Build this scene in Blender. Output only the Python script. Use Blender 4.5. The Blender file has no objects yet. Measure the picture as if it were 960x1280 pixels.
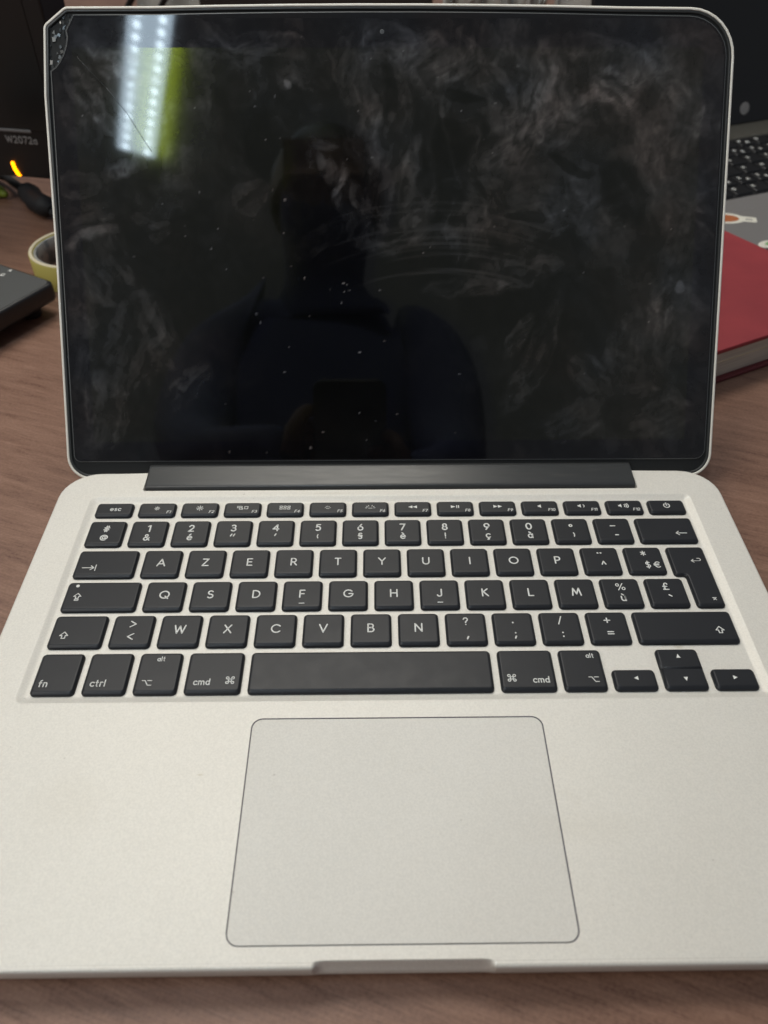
import bpy, bmesh, math, random
import numpy as np
from mathutils import Vector, Matrix
from mathutils.geometry import tessellate_polygon
random.seed(7)
rng = np.random.default_rng(11)
S = 0.001                                   # everything below is written in millimetres
scene = bpy.context.scene
C = scene.collection
R = math.radians

# ---------------------------------------------------------------- camera
cam_d = bpy.data.cameras.new('camera'); cam = bpy.data.objects.new('camera', cam_d); C.objects.link(cam)
cam.location = (-7.333*S, -75.19*S, 251.44*S)
cam.rotation_euler = (0.80627, -0.00282, -0.01176)
cam_d.sensor_fit = 'VERTICAL'; cam_d.sensor_height = 36.0; cam_d.lens = 982.4/1280*36
cam_d.clip_start = 0.004; cam_d.clip_end = 50
cam_d.dof.use_dof = True; cam_d.dof.focus_distance = 0.335; cam_d.dof.aperture_fstop = 12.0
scene.camera = cam

# ---------------------------------------------------------------- world and lamps
w = bpy.data.worlds.new('World'); scene.world = w; w.use_nodes = True
wn = w.node_tree; bgn = wn.nodes['Background']
bgn.inputs[0].default_value = (0.90, 0.95, 1.06, 1); bgn.inputs[1].default_value = 0.145

def area(name, loc, target, sx, sy, power, col):
    d = bpy.data.lights.new(name, 'AREA'); d.shape = 'RECTANGLE'; d.size = sx; d.size_y = sy
    d.energy = power; d.color = col
    o = bpy.data.objects.new(name, d); C.objects.link(o); o.location = loc
    o.rotation_euler = (Vector(target) - Vector(loc)).to_track_quat('-Z', 'Y').to_euler()
    return o
area('ceiling_light', (-0.3, 1.08, 1.85), (0, 0.1, 0), 1.3, 0.6, 21.5, (1.0, 0.95, 0.86))
area('ceiling_light', (-1.35, -0.55, 1.6), (0, 0.1, 0), 0.3, 1.2, 13, (1.0, 0.95, 0.86))
scene.view_settings.view_transform = 'Standard'; scene.view_settings.look = 'None'
scene.view_settings.exposure = 0.0; scene.view_settings.gamma = 1.0

# ---------------------------------------------------------------- materials
def mat(name, base=(.5,.5,.5), rough=.5, metal=0., spec=.5, emit=None, es=1., coat=0.):
    m = bpy.data.materials.new(name); m.use_nodes = True
    b = m.node_tree.nodes['Principled BSDF']
    b.inputs['Base Color'].default_value = (*base, 1); b.inputs['Roughness'].default_value = rough
    b.inputs['Metallic'].default_value = metal; b.inputs['Specular IOR Level'].default_value = spec
    b.inputs['Coat Weight'].default_value = coat
    if emit: b.inputs['Emission Color'].default_value = (*emit, 1); b.inputs['Emission Strength'].default_value = es
    return m
class NT:
    def __init__(s, m): s.t = m.node_tree; s.b = s.t.nodes['Principled BSDF']; s.out = s.t.nodes['Material Output']
    def n(s, typ, **k):
        o = s.t.nodes.new(typ)
        for a, v in k.items(): setattr(o, a, v)
        return o
    def l(s, a, b): s.t.links.new(a, b)
    def coord(s, scale=(1,1,1), rot=(0,0,0), kind='Object'):
        tc = s.n('ShaderNodeTexCoord'); mr = s.n('ShaderNodeMapping'); mp = s.n('ShaderNodeMapping')
        mr.inputs['Rotation'].default_value = rot; mp.inputs['Scale'].default_value = scale
        s.l(tc.outputs[kind], mr.inputs['Vector']); s.l(mr.outputs[0], mp.inputs['Vector']); return mp.outputs[0]
    def noise(s, vec, scale, detail=3, rough=.5, dist=0.):
        o = s.n('ShaderNodeTexNoise'); o.inputs['Scale'].default_value = scale; o.inputs['Detail'].default_value = detail
        o.inputs['Roughness'].default_value = rough; o.inputs['Distortion'].default_value = dist; s.l(vec, o.inputs['Vector']); return o.outputs['Fac']
    def ramp(s, fac, stops):
        o = s.n('ShaderNodeValToRGB'); e = o.color_ramp.elements
        while len(e) < len(stops): e.new(.5)
        for el, (p, c) in zip(e, stops): el.position = p; el.color = (*c, 1) if len(c) == 3 else c
        s.l(fac, o.inputs[0]); return o.outputs[0]
    def mix(s, f, a, b, mode='MIX'):
        o = s.n('ShaderNodeMix', data_type='RGBA', blend_type=mode)
        for i, v in ((0, f), (6, a), (7, b)):
            if hasattr(v, 'links'): s.l(v, o.inputs[i])
            else: o.inputs[i].default_value = v if i == 0 else (*v, 1)
        return o.outputs[2]
    def math(s, op, a, b=0.):
        o = s.n('ShaderNodeMath', operation=op)
        for i, v in enumerate((a, b)):
            if hasattr(v, 'links'): s.l(v, o.inputs[i])
            else: o.inputs[i].default_value = v
        return o.outputs[0]
    def bump(s, h, strength, dist):
        o = s.n('ShaderNodeBump'); o.inputs['Strength'].default_value = strength; o.inputs['Distance'].default_value = dist
        s.l(h, o.inputs['Height']); s.l(o.outputs[0], s.b.inputs['Normal'])

TZ_ = -13.6
def alu(name, tint, rough=.55, metal=.2):
    m = mat(name, tint, rough, metal); t = NT(m); v = t.coord()
    grain = t.noise(v, 1500, 2, .6); blot = t.noise(v, 22, 4, .6)
    fac = t.math('ADD', t.math('MULTIPLY', grain, .75), t.math('MULTIPLY', blot, .25))
    lo = tuple(c*.94 for c in tint); hi = tuple(min(1, c*1.05) for c in tint)
    col = t.ramp(fac, [(.36, lo), (.64, hi)])
    # faint grime: soft warm stains and a few dark specks
    st = t.ramp(t.noise(v, 75, 5, .7, .6), [(.64, (0,0,0)), (.80, (1,1,1))])
    col = t.mix(t.math('MULTIPLY', st, .16), col, (.42, .36, .25))
    sp = t.ramp(t.noise(v, 420, 1, .5), [(.80, (0,0,0)), (.84, (1,1,1))])
    col = t.mix(t.math('MULTIPLY', sp, .35), col, (.25, .2, .15))
    tc = t.n('ShaderNodeTexCoord')
    for px_, py_, sx_, sy_, a_ in ((107, 4.6, 7, 2.2, .50), (112, 2.5, 4, 2.0, .35), (-85, .4, 2.6, 1.4, .30), (-68, -50.5, 2.0, .7, .35), (-38, -22, 1.2, .6, .3), (131, 40, 3, 9, .12), (-30, 92, 30, 1.2, .12), (60, -70, 40, 14, .06), (-110, -60, 26, 20, .05)):
        ds = t.n('ShaderNodeVectorMath', operation='SUBTRACT'); ds.inputs[1].default_value = (px_*S, py_*S, -TZ_*S); t.l(tc.outputs['Object'], ds.inputs[0])
        sc_ = t.n('ShaderNodeVectorMath', operation='MULTIPLY'); sc_.inputs[1].default_value = (1000/sx_, 1000/sy_, 0); t.l(ds.outputs[0], sc_.inputs[0])
        ln = t.n('ShaderNodeVectorMath', operation='LENGTH'); t.l(sc_.outputs[0], ln.inputs[0])
        mk_ = t.math('MULTIPLY', t.ramp(t.math('ADD', ln.outputs['Value'], t.math('MULTIPLY', blot, .8)), [(.55, (1,1,1)), (1.25, (0,0,0))]), a_)
        col = t.mix(mk_, col, (.40, .33, .19))
    t.l(col, t.b.inputs['Base Color'])
    t.bump(grain, .25, .00006)
    return m
M = {}
M['alu'] = alu('bead_blasted_aluminium', (.768, .738, .672))
M['alu_pad'] = alu('trackpad_glass', (.735, .708, .65), .6, .1)
M['alu_rim'] = mat('lid_rim_aluminium', (.93, .89, .79), .45, .0)
m = M['key'] = mat('key_plastic', (.0275, .0285, .0305), .47, 0, .30); t = NT(m); v = t.coord(kind='Object')
t.bump(t.noise(v, 2600, 2), .15, .00003)
oi = t.n('ShaderNodeObjectInfo'); sh_ = t.ramp(t.noise(t.coord((1,1,1)), 110, 3, .6), [(.42, (0,0,0)), (.66, (1,1,1))])
wr = t.math('SUBTRACT', .41, t.math('MULTIPLY', sh_, t.math('ADD', .0, t.math('MULTIPLY', oi.outputs['Random'], .05)))); t.l(wr, t.b.inputs['Roughness'])
dst = t.ramp(t.noise(v, 1500, 1), [(.74, (0,0,0)), (.80, (1,1,1))]); t.l(t.mix(t.math('MULTIPLY', dst, .10), (.0195,.0208,.0242), (.3,.29,.27)), t.b.inputs['Base Color'])
M['legend'] = mat('legend_print', (.80, .80, .76), .6)
M['groove'] = mat('dark_gap', (.13, .12, .15), .6)
M['gasket'] = mat('rubber_gasket', (.035, .037, .036), .42)
M['glass_edge'] = mat('ground_glass_edge', (.085, .09, .09), .35)
M['crackline'] = mat('crack_line', (.06, .065, .07), .2)
M['hinge'] = mat('hinge_cover_plastic', (.060, .062, .060), .42); t = NT(M['hinge']); v = t.coord((1, 8, 8))
d_ = t.ramp(t.noise(v, 60, 4, .65, .5), [(.50, (.042,.044,.045)), (.85, (.060,.060,.058))]); t.l(d_, t.b.inputs['Base Color'])
t.l(t.ramp(t.noise(v, 90, 3), [(.35, (.34,.34,.34)), (.7, (.40,.40,.40))]), t.b.inputs['Roughness'])
M['rubber'] = mat('black_rubber', (.009, .009, .01), .7)
M['shard'] = mat('shattered_glass', (.03, .034, .034), .22, 0, .7)
M['shardlit'] = mat('painted_glint_glass', (.16, .17, .17), .3)  # paler copy of the shard glass, glint painted into its colour
M['blackplastic'] = mat('black_plastic', (.014, .014, .015), .35)
M['monplastic'] = mat('monitor_bezel_plastic', (.012, .012, .012), .35)
M['monside'] = mat('monitor_side_plastic', (.012, .014, .022), .4)
M['monscreen'] = mat('monitor_screen', (.012, .013, .013), .3)
M['silver'] = mat('silver_trim', (.22, .22, .22), .4, .3)
M['print'] = mat('grey_print', (.27, .26, .25), .5)
M['led'] = mat('power_light', (.9, .35, .02), .4, emit=(1, .28, .0), es=5.0)
M['devtop'] = mat('grey_textured_plastic', (.072, .074, .072), .55)
M['red'] = mat('red_book_cloth', (.31, .032, .038), .62)
t = NT(M['red']); v = t.coord(); g = t.noise(v, 1400, 2); t.bump(g, .4, .0001)
t.l(t.ramp(t.noise(v, 40, 4), [(.3, (.28,.028,.036)), (.7, (.34,.036,.043))]), t.b.inputs['Base Color'])
M['redin'] = mat('dark_red_cover_edge', (.13, .018, .022), .5)
M['pages'] = mat('paper_block', (.50, .45, .36), .8); t = NT(M['pages']); v = t.coord((1, 1, 60))
t.l(t.ramp(t.noise(v, 25, 3), [(.3, (.52,.48,.40)), (.7, (.68,.64,.54))]), t.b.inputs['Base Color'])
M['tape'] = mat('yellow_tape', (.58, .49, .13), .45)
M['taperim'] = mat('tape_side', (.70, .62, .44), .55)
M['core'] = mat('tape_core', (.22, .22, .21), .5); t = NT(M['core']); v = t.coord()
t.l(t.ramp(t.noise(v, 120, 3), [(.45, (.36,.35,.32)), (.62, (.13,.15,.16))]), t.b.inputs['Base Color'])
M['grey'] = mat('laptop_grey_plastic', (.20, .19, .185), .5, .1)
M['hingegrey'] = mat('laptop_hinge_grey', (.10, .095, .08), .45, .2)
M['white'] = mat('white_sticker', (.75, .72, .62), .5)
M['orange'] = mat('orange_print', (.42, .13, .045), .5)
M['greenprint'] = mat('green_print', (.25, .42, .20), .5)
M['paper'] = mat('white_paper', (.72, .69, .62), .7)
M['crumple'] = mat('grey_paper', (.46, .44, .40), .8)
M['brown'] = mat('dark_box_card', (.035, .025, .02), .6)
M['limegreen'] = mat('lime_plastic', (.22, .30, .03), .45)
M['lampbody'] = mat('lamp_housing', (.5, .5, .5), .5)
M['diffuser'] = mat('lamp_diffuser', (.6, .6, .6), .5, emit=(.66, .84, 1.0), es=10.5)
M['ledspot'] = mat('lamp_led', (.6, .6, .6), .5, emit=(.72, .88, 1.0), es=36.)
M['shirt'] = mat('navy_shirt', (.055, .070, .175), .85)
M['skin'] = mat('skin', (.12, .065, .045), .6)
M['hair'] = mat('black_hair', (.008, .007, .007), .5)
M['phone'] = mat('phone_back', (.012, .012, .014), .25)
M['phonelens'] = mat('phone_lens', (.003, .003, .004), .08)

# wood laminate of the table
m = M['wood'] = mat('wood_laminate', (.2, .12, .09), .5, 0, .45); t = NT(m)
v0 = t.coord((1, 1, 1), (0, 0, R(20)))
vs = t.coord((2.6, 26, 1), (0, 0, R(20))); vf = t.coord((9, 110, 1), (0, 0, R(20)))
warp = t.noise(v0, 3.0, 3)
n1 = t.noise(vs, 6.0, 6, .62, .5); n2 = t.noise(vf, 9.0, 5, .7, .25); n3 = t.noise(t.coord((1,1,1)), 800, 2)
f = t.math('ADD', t.math('ADD', t.math('MULTIPLY', n1, .44), t.math('MULTIPLY', n2, .36)), t.math('MULTIPLY', n3, .20))
f = t.math('ADD', f, t.math('MULTIPLY', t.math('SUBTRACT', warp, .5), .08))
col = t.ramp(f, [(.37, (.122,.058,.038)), (.46, (.200,.106,.071)), (.54, (.245,.135,.092)), (.65, (.312,.180,.126))])
t.l(col, t.b.inputs['Base Color']); t.bump(t.math('ADD', t.math('MULTIPLY', n2, .5), t.math('MULTIPLY', n3, .5)), .35, .0002)
t.l(t.ramp(n2, [(.3, (.36,.36,.36)), (.7, (.50,.50,.50))]), t.b.inputs['Roughness'])

# ---------------------------------------------------------------- geometry helpers
def link(name, me, m, parent=None, mats=None):
    o = bpy.data.objects.new(name, me); C.objects.link(o)
    for mm in (mats or [m]): me.materials.append(mm) if mm.name not in [x.name for x in me.materials if x] else None
    if parent: o.parent = parent
    return o
def empty(name, loc, label, cat, group=None, rz=0.):
    o = bpy.data.objects.new(name, None); C.objects.link(o); o.empty_display_size = .01
    o.location = [c*S for c in loc]; o.rotation_euler = (0, 0, rz)
    return tag(o, label, cat, group)
def tag(o, label=None, cat=None, group=None, kind=None):
    if label: o['label'] = label
    if cat: o['category'] = cat
    if group: o['group'] = group
    if kind: o['kind'] = kind
    return o
class MB:
    """mesh builder, millimetres"""
    def __init__(s): s.v = []; s.f = []; s.m = []; s.sm = []
    def add(s, vs, fs, mi=0, smooth=False):
        b = len(s.v); s.v += [tuple(x) for x in vs]
        for f in fs: s.f.append(tuple(i+b for i in f)); s.m.append(mi); s.sm.append(smooth)
    def loft(s, loops, mi=0, smooth=True, closed=True):
        n = len(loops[0]); b = len(s.v)
        for L in loops: s.v += [tuple(x) for x in L]
        for k in range(len(loops)-1):
            for i in range(n if closed else n-1):
                j = (i+1) % n
                s.f.append((b+k*n+i, b+k*n+j, b+(k+1)*n+j, b+(k+1)*n+i)); s.m.append(mi); s.sm.append(smooth)
    def cap(s, loops, mi=0, up=True):
        pts = [Vector(p) for L in loops for p in L]
        tris = tessellate_polygon([[Vector(p) for p in L] for L in loops])
        b = len(s.v); s.v += [tuple(p) for p in pts]
        for tr in tris:
            a, bb, c = (pts[i] for i in tr)
            nz = (bb-a).cross(c-a).z
            if abs(nz) < 1e-12: continue
            tr = tr if (nz > 0) == up else tr[::-1]
            s.f.append(tuple(i+b for i in tr)); s.m.append(mi); s.sm.append(False)
    def box(s, x0, x1, y0, y1, z0, z1, mi=0, bev=0.):
        if bev: 
            o = rrect(x0, x1, y0, y1, max(bev, .01), 3)
            s.solid(o, [(bev*.9, z0), (bev*.3, z0+bev*.3), (0, z0+bev), (0, z1-bev), (bev*.3, z1-bev*.3), (bev*.9, z1)], mi); return
        s.add([(x0,y0,z0),(x1,y0,z0),(x1,y1,z0),(x0,y1,z0),(x0,y0,z1),(x1,y0,z1),(x1,y1,z1),(x0,y1,z1)],
              [(3,2,1,0),(4,5,6,7),(0,1,5,4),(1,2,6,5),(2,3,7,6),(3,0,4,7)], mi)
    def solid(s, outline, prof, mi=0, smooth=True, topmi=None):
        """outline ccw, prof: (inset, z) from bottom to top"""
        loops = [[(x, y, z) for x, y in offset(outline, i)] for i, z in prof]
        s.loft(loops, mi, smooth); s.cap([loops[0]], mi, False); s.cap([loops[-1]], mi if topmi is None else topmi, True)
    def tube(s, pts, r, n=6, mi=0, flat=1.0):
        pts = [Vector(p) for p in pts]; loops = []; up = Vector((0,0,1))
        ext = []
        d0 = (pts[0]-pts[1]).normalized(); d1 = (pts[-1]-pts[-2]).normalized()
        seq = [(pts[0]+d0*r*.9, .35)] + [(pts[0]+d0*r*.55, .8)] + [(p, 1) for p in pts] + [(pts[-1]+d1*r*.55, .8), (pts[-1]+d1*r*.9, .35)]
        for k, (p, sc) in enumerate(seq):
            a = seq[max(0, k-1)][0]; b = seq[min(len(seq)-1, k+1)][0]
            t_ = (b-a); t_ = t_.normalized() if t_.length > 1e-9 else Vector((1,0,0))
            side = t_.cross(up); side = side.normalized() if side.length > 1e-6 else Vector((1,0,0))
            u2 = side.cross(t_)
            loops.append([tuple(p + (side*math.cos(2*math.pi*i/n) + u2*math.sin(2*math.pi*i/n)*flat)*r*sc) for i in range(n)])
        s.loft(loops, mi, True); s.add(loops[0], [tuple(range(n))[::-1]], mi); s.add(loops[-1], [tuple(range(n))], mi)
    def mesh(s, name):
        me = bpy.data.meshes.new(name); me.from_pydata([(a*S, b*S, c*S) for a, b, c in s.v], [], s.f)
        me.polygons.foreach_set('material_index', s.m); me.polygons.foreach_set('use_smooth', s.sm); me.update(); return me
    def build(s, name, m, parent=None, loc=None):
        ms = m if isinstance(m, list) else [m]
        o = link(name, s.mesh(name), None, parent, ms)
        if loc: o.location = [c*S for c in loc]
        return o
def rpoly(corners, n=6):
    """corners: (x, y, r) ccw -> rounded dense outline"""
    out = []; N = len(corners)
    for i, (x, y, r) in enumerate(corners):
        p = Vector((x, y)); a = Vector(corners[i-1][:2]); b = Vector(corners[(i+1) % N][:2])
        if r <= 0: out.append((x, y)); continue
        u = (a-p).normalized(); v = (b-p).normalized(); ang = u.angle(v); tl = r/math.tan(ang/2)
        c = p + (u+v).normalized()*(r/math.sin(ang/2)); p0 = p+u*tl; p1 = p+v*tl
        a0 = math.atan2(p0.y-c.y, p0.x-c.x); a1 = math.atan2(p1.y-c.y, p1.x-c.x)
        da = (a1-a0+math.pi) % (2*math.pi)-math.pi
        for k in range(n+1): out.append((c.x+r*math.cos(a0+da*k/n), c.y+r*math.sin(a0+da*k/n)))
    return out
def rrect(x0, x1, y0, y1, r, n=6): return rpoly([(x0,y0,r),(x1,y0,r),(x1,y1,r),(x0,y1,r)], n)
def offset(o, d):
    """inset by d (d may be a list)"""
    N = len(o); out = []
    for i in range(N):
        p = Vector(o[i]); a = Vector(o[i-1]); b = Vector(o[(i+1) % N]); di = d[i] if isinstance(d, list) else d
        e1 = (p-a).normalized(); e2 = (b-p).normalized(); n1 = Vector((-e1.y, e1.x)); n2 = Vector((-e2.y, e2.x))
        nn = n1+n2; k = nn.length_squared
        out.append(tuple(p + nn*(2*di/k if k > .4 else di)))
    return out
def arc(cx, cy, rx, ry, a0, a1, n=None):
    n = n or max(3, int(abs(a1-a0)/24))
    return [(cx+rx*math.cos(R(a0+(a1-a0)*k/n)), cy+ry*math.sin(R(a0+(a1-a0)*k/n))) for k in range(n+1)]

# ---------------------------------------------------------------- stroke lettering (cap height 1)
G = {
 'A': (.86, [[(0,0),(.43,1),(.86,0)], [(.15,.32),(.71,.32)]]),
 'B': (.60, [[(0,.53),(0,1),(.3,1)]+arc(.3,.765,.24,.235,90,-90)+[(0,.53),(0,0),(.32,0)]+arc(.32,.265,.28,.265,-90,90)+[(.3,.53)]]),
 'C': (.84, [arc(.5,.5,.5,.5,42,318)]),
 'D': (.74, [[(0,0),(0,1),(.24,1)]+arc(.24,.5,.5,.5,90,-90)+[(0,0)]]),
 'E': (.52, [[(.52,1),(0,1),(0,0),(.52,0)], [(0,.52),(.46,.52)]]),
 'F': (.50, [[(.5,1),(0,1),(0,0)], [(0,.5),(.44,.5)]]),
 'G': (.92, [arc(.5,.5,.5,.5,42,350)+[(.95,.48),(.56,.48)]]),
 'H': (.70, [[(0,0),(0,1)], [(.7,0),(.7,1)], [(0,.52),(.7,.52)]]),
 'I': (.02, [[(0,0),(0,1)]]),
 'J': (.42, [[(.42,1),(.42,.25)]+arc(.19,.24,.23,.24,0,-165)]),
 'K': (.62, [[(0,0),(0,1)], [(.56,1),(0,.5)], [(.12,.6),(.62,0)]]),
 'L': (.50, [[(0,1),(0,0),(.5,0)]]),
 'M': (.94, [[(0,0),(.16,1),(.47,.2),(.78,1),(.94,0)]]),
 'N': (.70, [[(0,0),(0,1),(.7,0),(.7,1)]]),
 'O': (1.0, [arc(.5,.5,.5,.5,0,360)]),
 'P': (.56, [[(0,0),(0,1),(.28,1)]+arc(.28,.72,.28,.28,90,-90)+[(0,.44)]]),
 'Q': (1.0, [arc(.5,.5,.5,.5,0,360), [(.60,.28),(.92,-.04)]]),
 'R': (.60, [[(0,0),(0,1),(.28,1)]+arc(.28,.73,.27,.27,90,-90)+[(0,.46)], [(.28,.46),(.6,0)]]),
 'S': (.56, [arc(.29,.75,.26,.25,35,265)+arc(.27,.26,.29,.26,80,-145)]),
 'T': (.62, [[(0,1),(.62,1)], [(.31,1),(.31,0)]]),
 'U': (.70, [[(0,1),(0,.35)]+arc(.35,.35,.35,.35,180,360)+[(.7,1)]]),
 'V': (.80, [[(0,1),(.4,0),(.8,1)]]),
 'W': (1.1, [[(0,1),(.27,0),(.55,.9),(.83,0),(1.1,1)]]),
 'X': (.72, [[(0,0),(.70,1)], [(.02,1),(.72,0)]]),
 'Y': (.76, [[(0,1),(.38,.48),(.76,1)], [(.38,.48),(.38,0)]]),
 'Z': (.66, [[(.02,1),(.64,1),(0,0),(.66,0)]]),
 '0': (.62, [arc(.31,.5,.31,.5,0,360)]),
 '1': (.26, [[(0,.86),(.2,1),(.26,1),(.26,0)]]),
 '2': (.56, [arc(.28,.72,.26,.28,165,-20)+[(.48,.5),(0,0),(.56,0)]]),
 '3': (.54, [arc(.26,.77,.23,.23,150,-90)+[(.2,.54)], [(.22,.54)]+arc(.26,.27,.28,.27,90,-150)]),
 '4': (.66, [[(.5,0),(.5,1),(0,.3),(.66,.3)]]),
 '5': (.54, [[(.5,1),(.12,1),(.06,.56)]+arc(.25,.33,.29,.33,112,-140)]),
 '6': (.60, [[(.42,1),(.08,.48)], arc(.3,.31,.29,.31,0,360)]),
 '7': (.58, [[(0,1),(.58,1),(.16,0)]]),
 '8': (.56, [arc(.28,.77,.22,.23,0,360), arc(.28,.27,.28,.27,0,360)]),
 '9': (.60, [[(.18,0),(.52,.52)], arc(.3,.69,.29,.31,0,360)]),
 'a': (.52, [arc(.25,.33,.25,.32,0,360), [(.52,.66),(.52,0)]]),
 'c': (.46, [arc(.3,.33,.29,.33,45,315)]),
 'd': (.52, [arc(.25,.33,.25,.32,0,360), [(.52,1.02),(.52,0)]]),
 'e': (.56, [[(.02,.35),(.56,.35)]+arc(.29,.33,.28,.33,5,318)]),
 'f': (.34, [[(.13,0),(.13,.8)]+arc(.28,.82,.15,.19,180,80), [(0,.62),(.32,.62)]]),
 'i': (.02, [[(0,.64),(0,0)], [(0,.9),(0,.91)]]),
 'l': (.02, [[(0,1.02),(0,0)]]),
 'm': (.80, [[(0,.66),(0,0)], [(0,.4)]+arc(.2,.42,.2,.24,180,0)+[(.4,0)], [(.4,.4)]+arc(.6,.42,.2,.24,180,0)+[(.8,0)]]),
 'n': (.44, [[(0,.66),(0,0)], [(0,.4)]+arc(.22,.42,.22,.24,180,0)+[(.44,0)]]),
 'r': (.30, [[(0,.66),(0,0)], [(0,.4)]+arc(.22,.42,.22,.24,180,75)]),
 's': (.38, [arc(.2,.5,.17,.16,35,265)+arc(.18,.17,.19,.17,80,-145)]),
 't': (.32, [[(.14,.95),(.14,.12)]+arc(.26,.12,.12,.12,180,270), [(0,.64),(.3,.64)]]),
 'u': (.46, [[(0,.66),(0,.24)]+arc(.23,.24,.23,.24,180,360)+[(.46,.66),(.46,0)]]),
 '#': (.66, [[(.18,0),(.30,1)], [(.42,0),(.54,1)], [(0,.33),(.62,.33)], [(.06,.68),(.66,.68)]]),
 '@': (.96, [arc(.46,.48,.19,.2,0,360), [(.65,.68),(.65,.4)]+arc(.77,.42,.12,.14,190,350)+arc(.48,.48,.46,.46,0,300)]),
 '&': (.72, [[(.72,0),(.2,.66)]+arc(.32,.80,.17,.18,225,-45)+[(.14,.44)]+arc(.26,.24,.25,.25,130,320)+[(.68,.46)]]),
 '"': (.50, [[(.14,1),(.0,.66)], [(.50,1),(.36,.66)]]),
 "'": (.10, [[(.12,1),(0,.70)]]),
 '(': (.20, [arc(.45,.5,.42,.62,140,220)]),
 ')': (.20, [arc(-.25,.5,.42,.62,40,-40)]),
 '!': (.02, [[(0,1),(0,.32)], [(0,.0),(0,.02)]]),
 '-': (.34, [[(0,.4),(.34,.4)]]),
 '_': (.56, [[(0,.4),(.56,.4)]]),
 '~': (.46, [[(0,1.1),(.02,1.1)], [(.36,1.1),(.38,1.1)]]),
 '^': (.50, [[(0,.45),(.25,.98),(.5,.45)]]),
 '*': (.52, [[(.26,.30),(.26,1)], [(0,.46),(.52,.84)], [(0,.84),(.52,.46)]]),
 '$': (.56, [arc(.29,.73,.24,.21,35,265)+arc(.27,.29,.27,.23,80,-145), [(.28,1.1),(.28,-.1)]]),
 'E_': (.76, [arc(.48,.5,.36,.46,48,312), [(0,.60),(.62,.60)], [(0,.42),(.58,.42)]]),
 '%': (1.0, [[(.80,1),(.20,0)], arc(.17,.78,.17,.2,0,360), arc(.83,.22,.17,.2,0,360)]),
 'P_': (.62, [arc(.38,.74,.2,.24,20,180)+[(.2,.2),(0,0),(.6,0)], [(0,.48),(.46,.48)]]),
 '`': (.26, [[(0,1),(.26,.80)]]),
 '>': (.62, [[(0,.9),(.62,.5),(0,.1)]]),
 '<': (.62, [[(.62,.9),(0,.5),(.62,.1)]]),
 '?': (.50, [arc(.25,.74,.24,.25,170,-60)+[(.25,.40),(.25,.30)], [(.25,0),(.25,.02)]]),
 ',': (.10, [[(.12,.12),(0,-.16)]]),
 ';': (.12, [[(.10,.6),(.10,.61)], [(.12,.12),(0,-.16)]]),
 '.': (.02, [[(0,0),(0,.01)]]),
 '/': (.40, [[(.4,1.05),(0,-.05)]]),
 ':': (.02, [[(0,.6),(0,.61)], [(0,.05),(0,.06)]]),
 '+': (.62, [[(0,.5),(.62,.5)], [(.31,.19),(.31,.81)]]),
 '=': (.62, [[(0,.66),(.62,.66)], [(0,.36),(.62,.36)]]),
 'o_': (.34, [arc(.17,.8,.17,.18,0,360)]),
 'S_': (.46, [arc(.24,.84,.2,.17,35,250)+arc(.26,.53,.2,.14,130,-60), arc(.18,.58,.2,.14,110,310,6)+arc(.22,.20,.2,.18,70,-150)]),
 ' ': (.3, []),
 # pictograms
 'tab': (1.9, [[(0,.5),(1.6,.5)], [(1.15,.86),(1.6,.5),(1.15,.14)], [(1.82,1.02),(1.82,-.02)]]),
 'back': (1.7, [[(0,.5),(1.7,.5)], [(.45,.9),(0,.5),(.45,.1)]]),
 'enter': (1.8, [[(0,.35),(1.5,.35)]+arc(1.5,.66,.3,.31,-90,90)+[(1.2,.97)], [(.42,.72),(0,.35),(.42,-.02)]]),
 'shift': (1.2, [[(.36,0),(.36,.5),(0,.5),(.6,1.15),(1.2,.5),(.84,.5),(.84,0),(.36,0)]]),
 'caps': (1.2, [[(.36,.36),(.36,.76),(0,.76),(.6,1.4),(1.2,.76),(.84,.76),(.84,.36),(.36,.36)], [(.3,.16),(.9,.16),(.9,-.1),(.3,-.1),(.3,.16)]]),
 'opt': (1.5, [[(0,.9),(.45,.9),(.95,.05),(1.5,.05)], [(.85,.9),(1.5,.9)]]),
 'cmd': (1.1, [arc(.2,.9,.17,.17,-90,180+0,12)[::-1][:0] or [(.37,.9)]+arc(.2,.9,.17,.17,0,270,10)+[(.9,.73)]+arc(.9,.9,.17,.17,-90,180,10)+[(.73,.2)]+arc(.9,.2,.17,.17,180,450,10)+[(.2,.37)]+arc(.2,.2,.17,.17,90,360,10)+[(.37,.9)]]),
 'sun1': (1.2, [arc(.6,.5,.2,.2,0,360,10)]+[[(.6+.38*math.cos(R(a)), .5+.38*math.sin(R(a))), (.6+.48*math.cos(R(a)), .5+.48*math.sin(R(a)))] for a in range(0,360,45)]),
 'sun2': (1.4, [arc(.7,.5,.22,.22,0,360,10)]+[[(.7+.42*math.cos(R(a)), .5+.42*math.sin(R(a))), (.7+.68*math.cos(R(a)), .5+.68*math.sin(R(a)))] for a in range(0,360,45)]),
 'miss': (2.3, [[(0,.5),(0,1),(1,1),(1,.62),(.0,.62)], [(.45,.4),(.45,.05),(1.2,.05),(1.2,.4),(.8,.4)], [(1.6,.2),(1.6,.95),(2.3,.95),(2.3,.2),(1.6,.2)]]),
 'pad': (2.3, [[(x,y),(x+.5,y),(x+.5,y+.4),(x,y+.4),(x,y)] for x in (0,.85,1.7) for y in (0,.62)]),
 'dim1': (1.5, [[(.5,.25),(1.0,.25)]]+[[(.75+.42*math.cos(R(a)), .3+.45*math.sin(R(a))), (.75+.5*math.cos(R(a)), .3+.55*math.sin(R(a)))] for a in (15,55,90,125,165)]),
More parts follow.
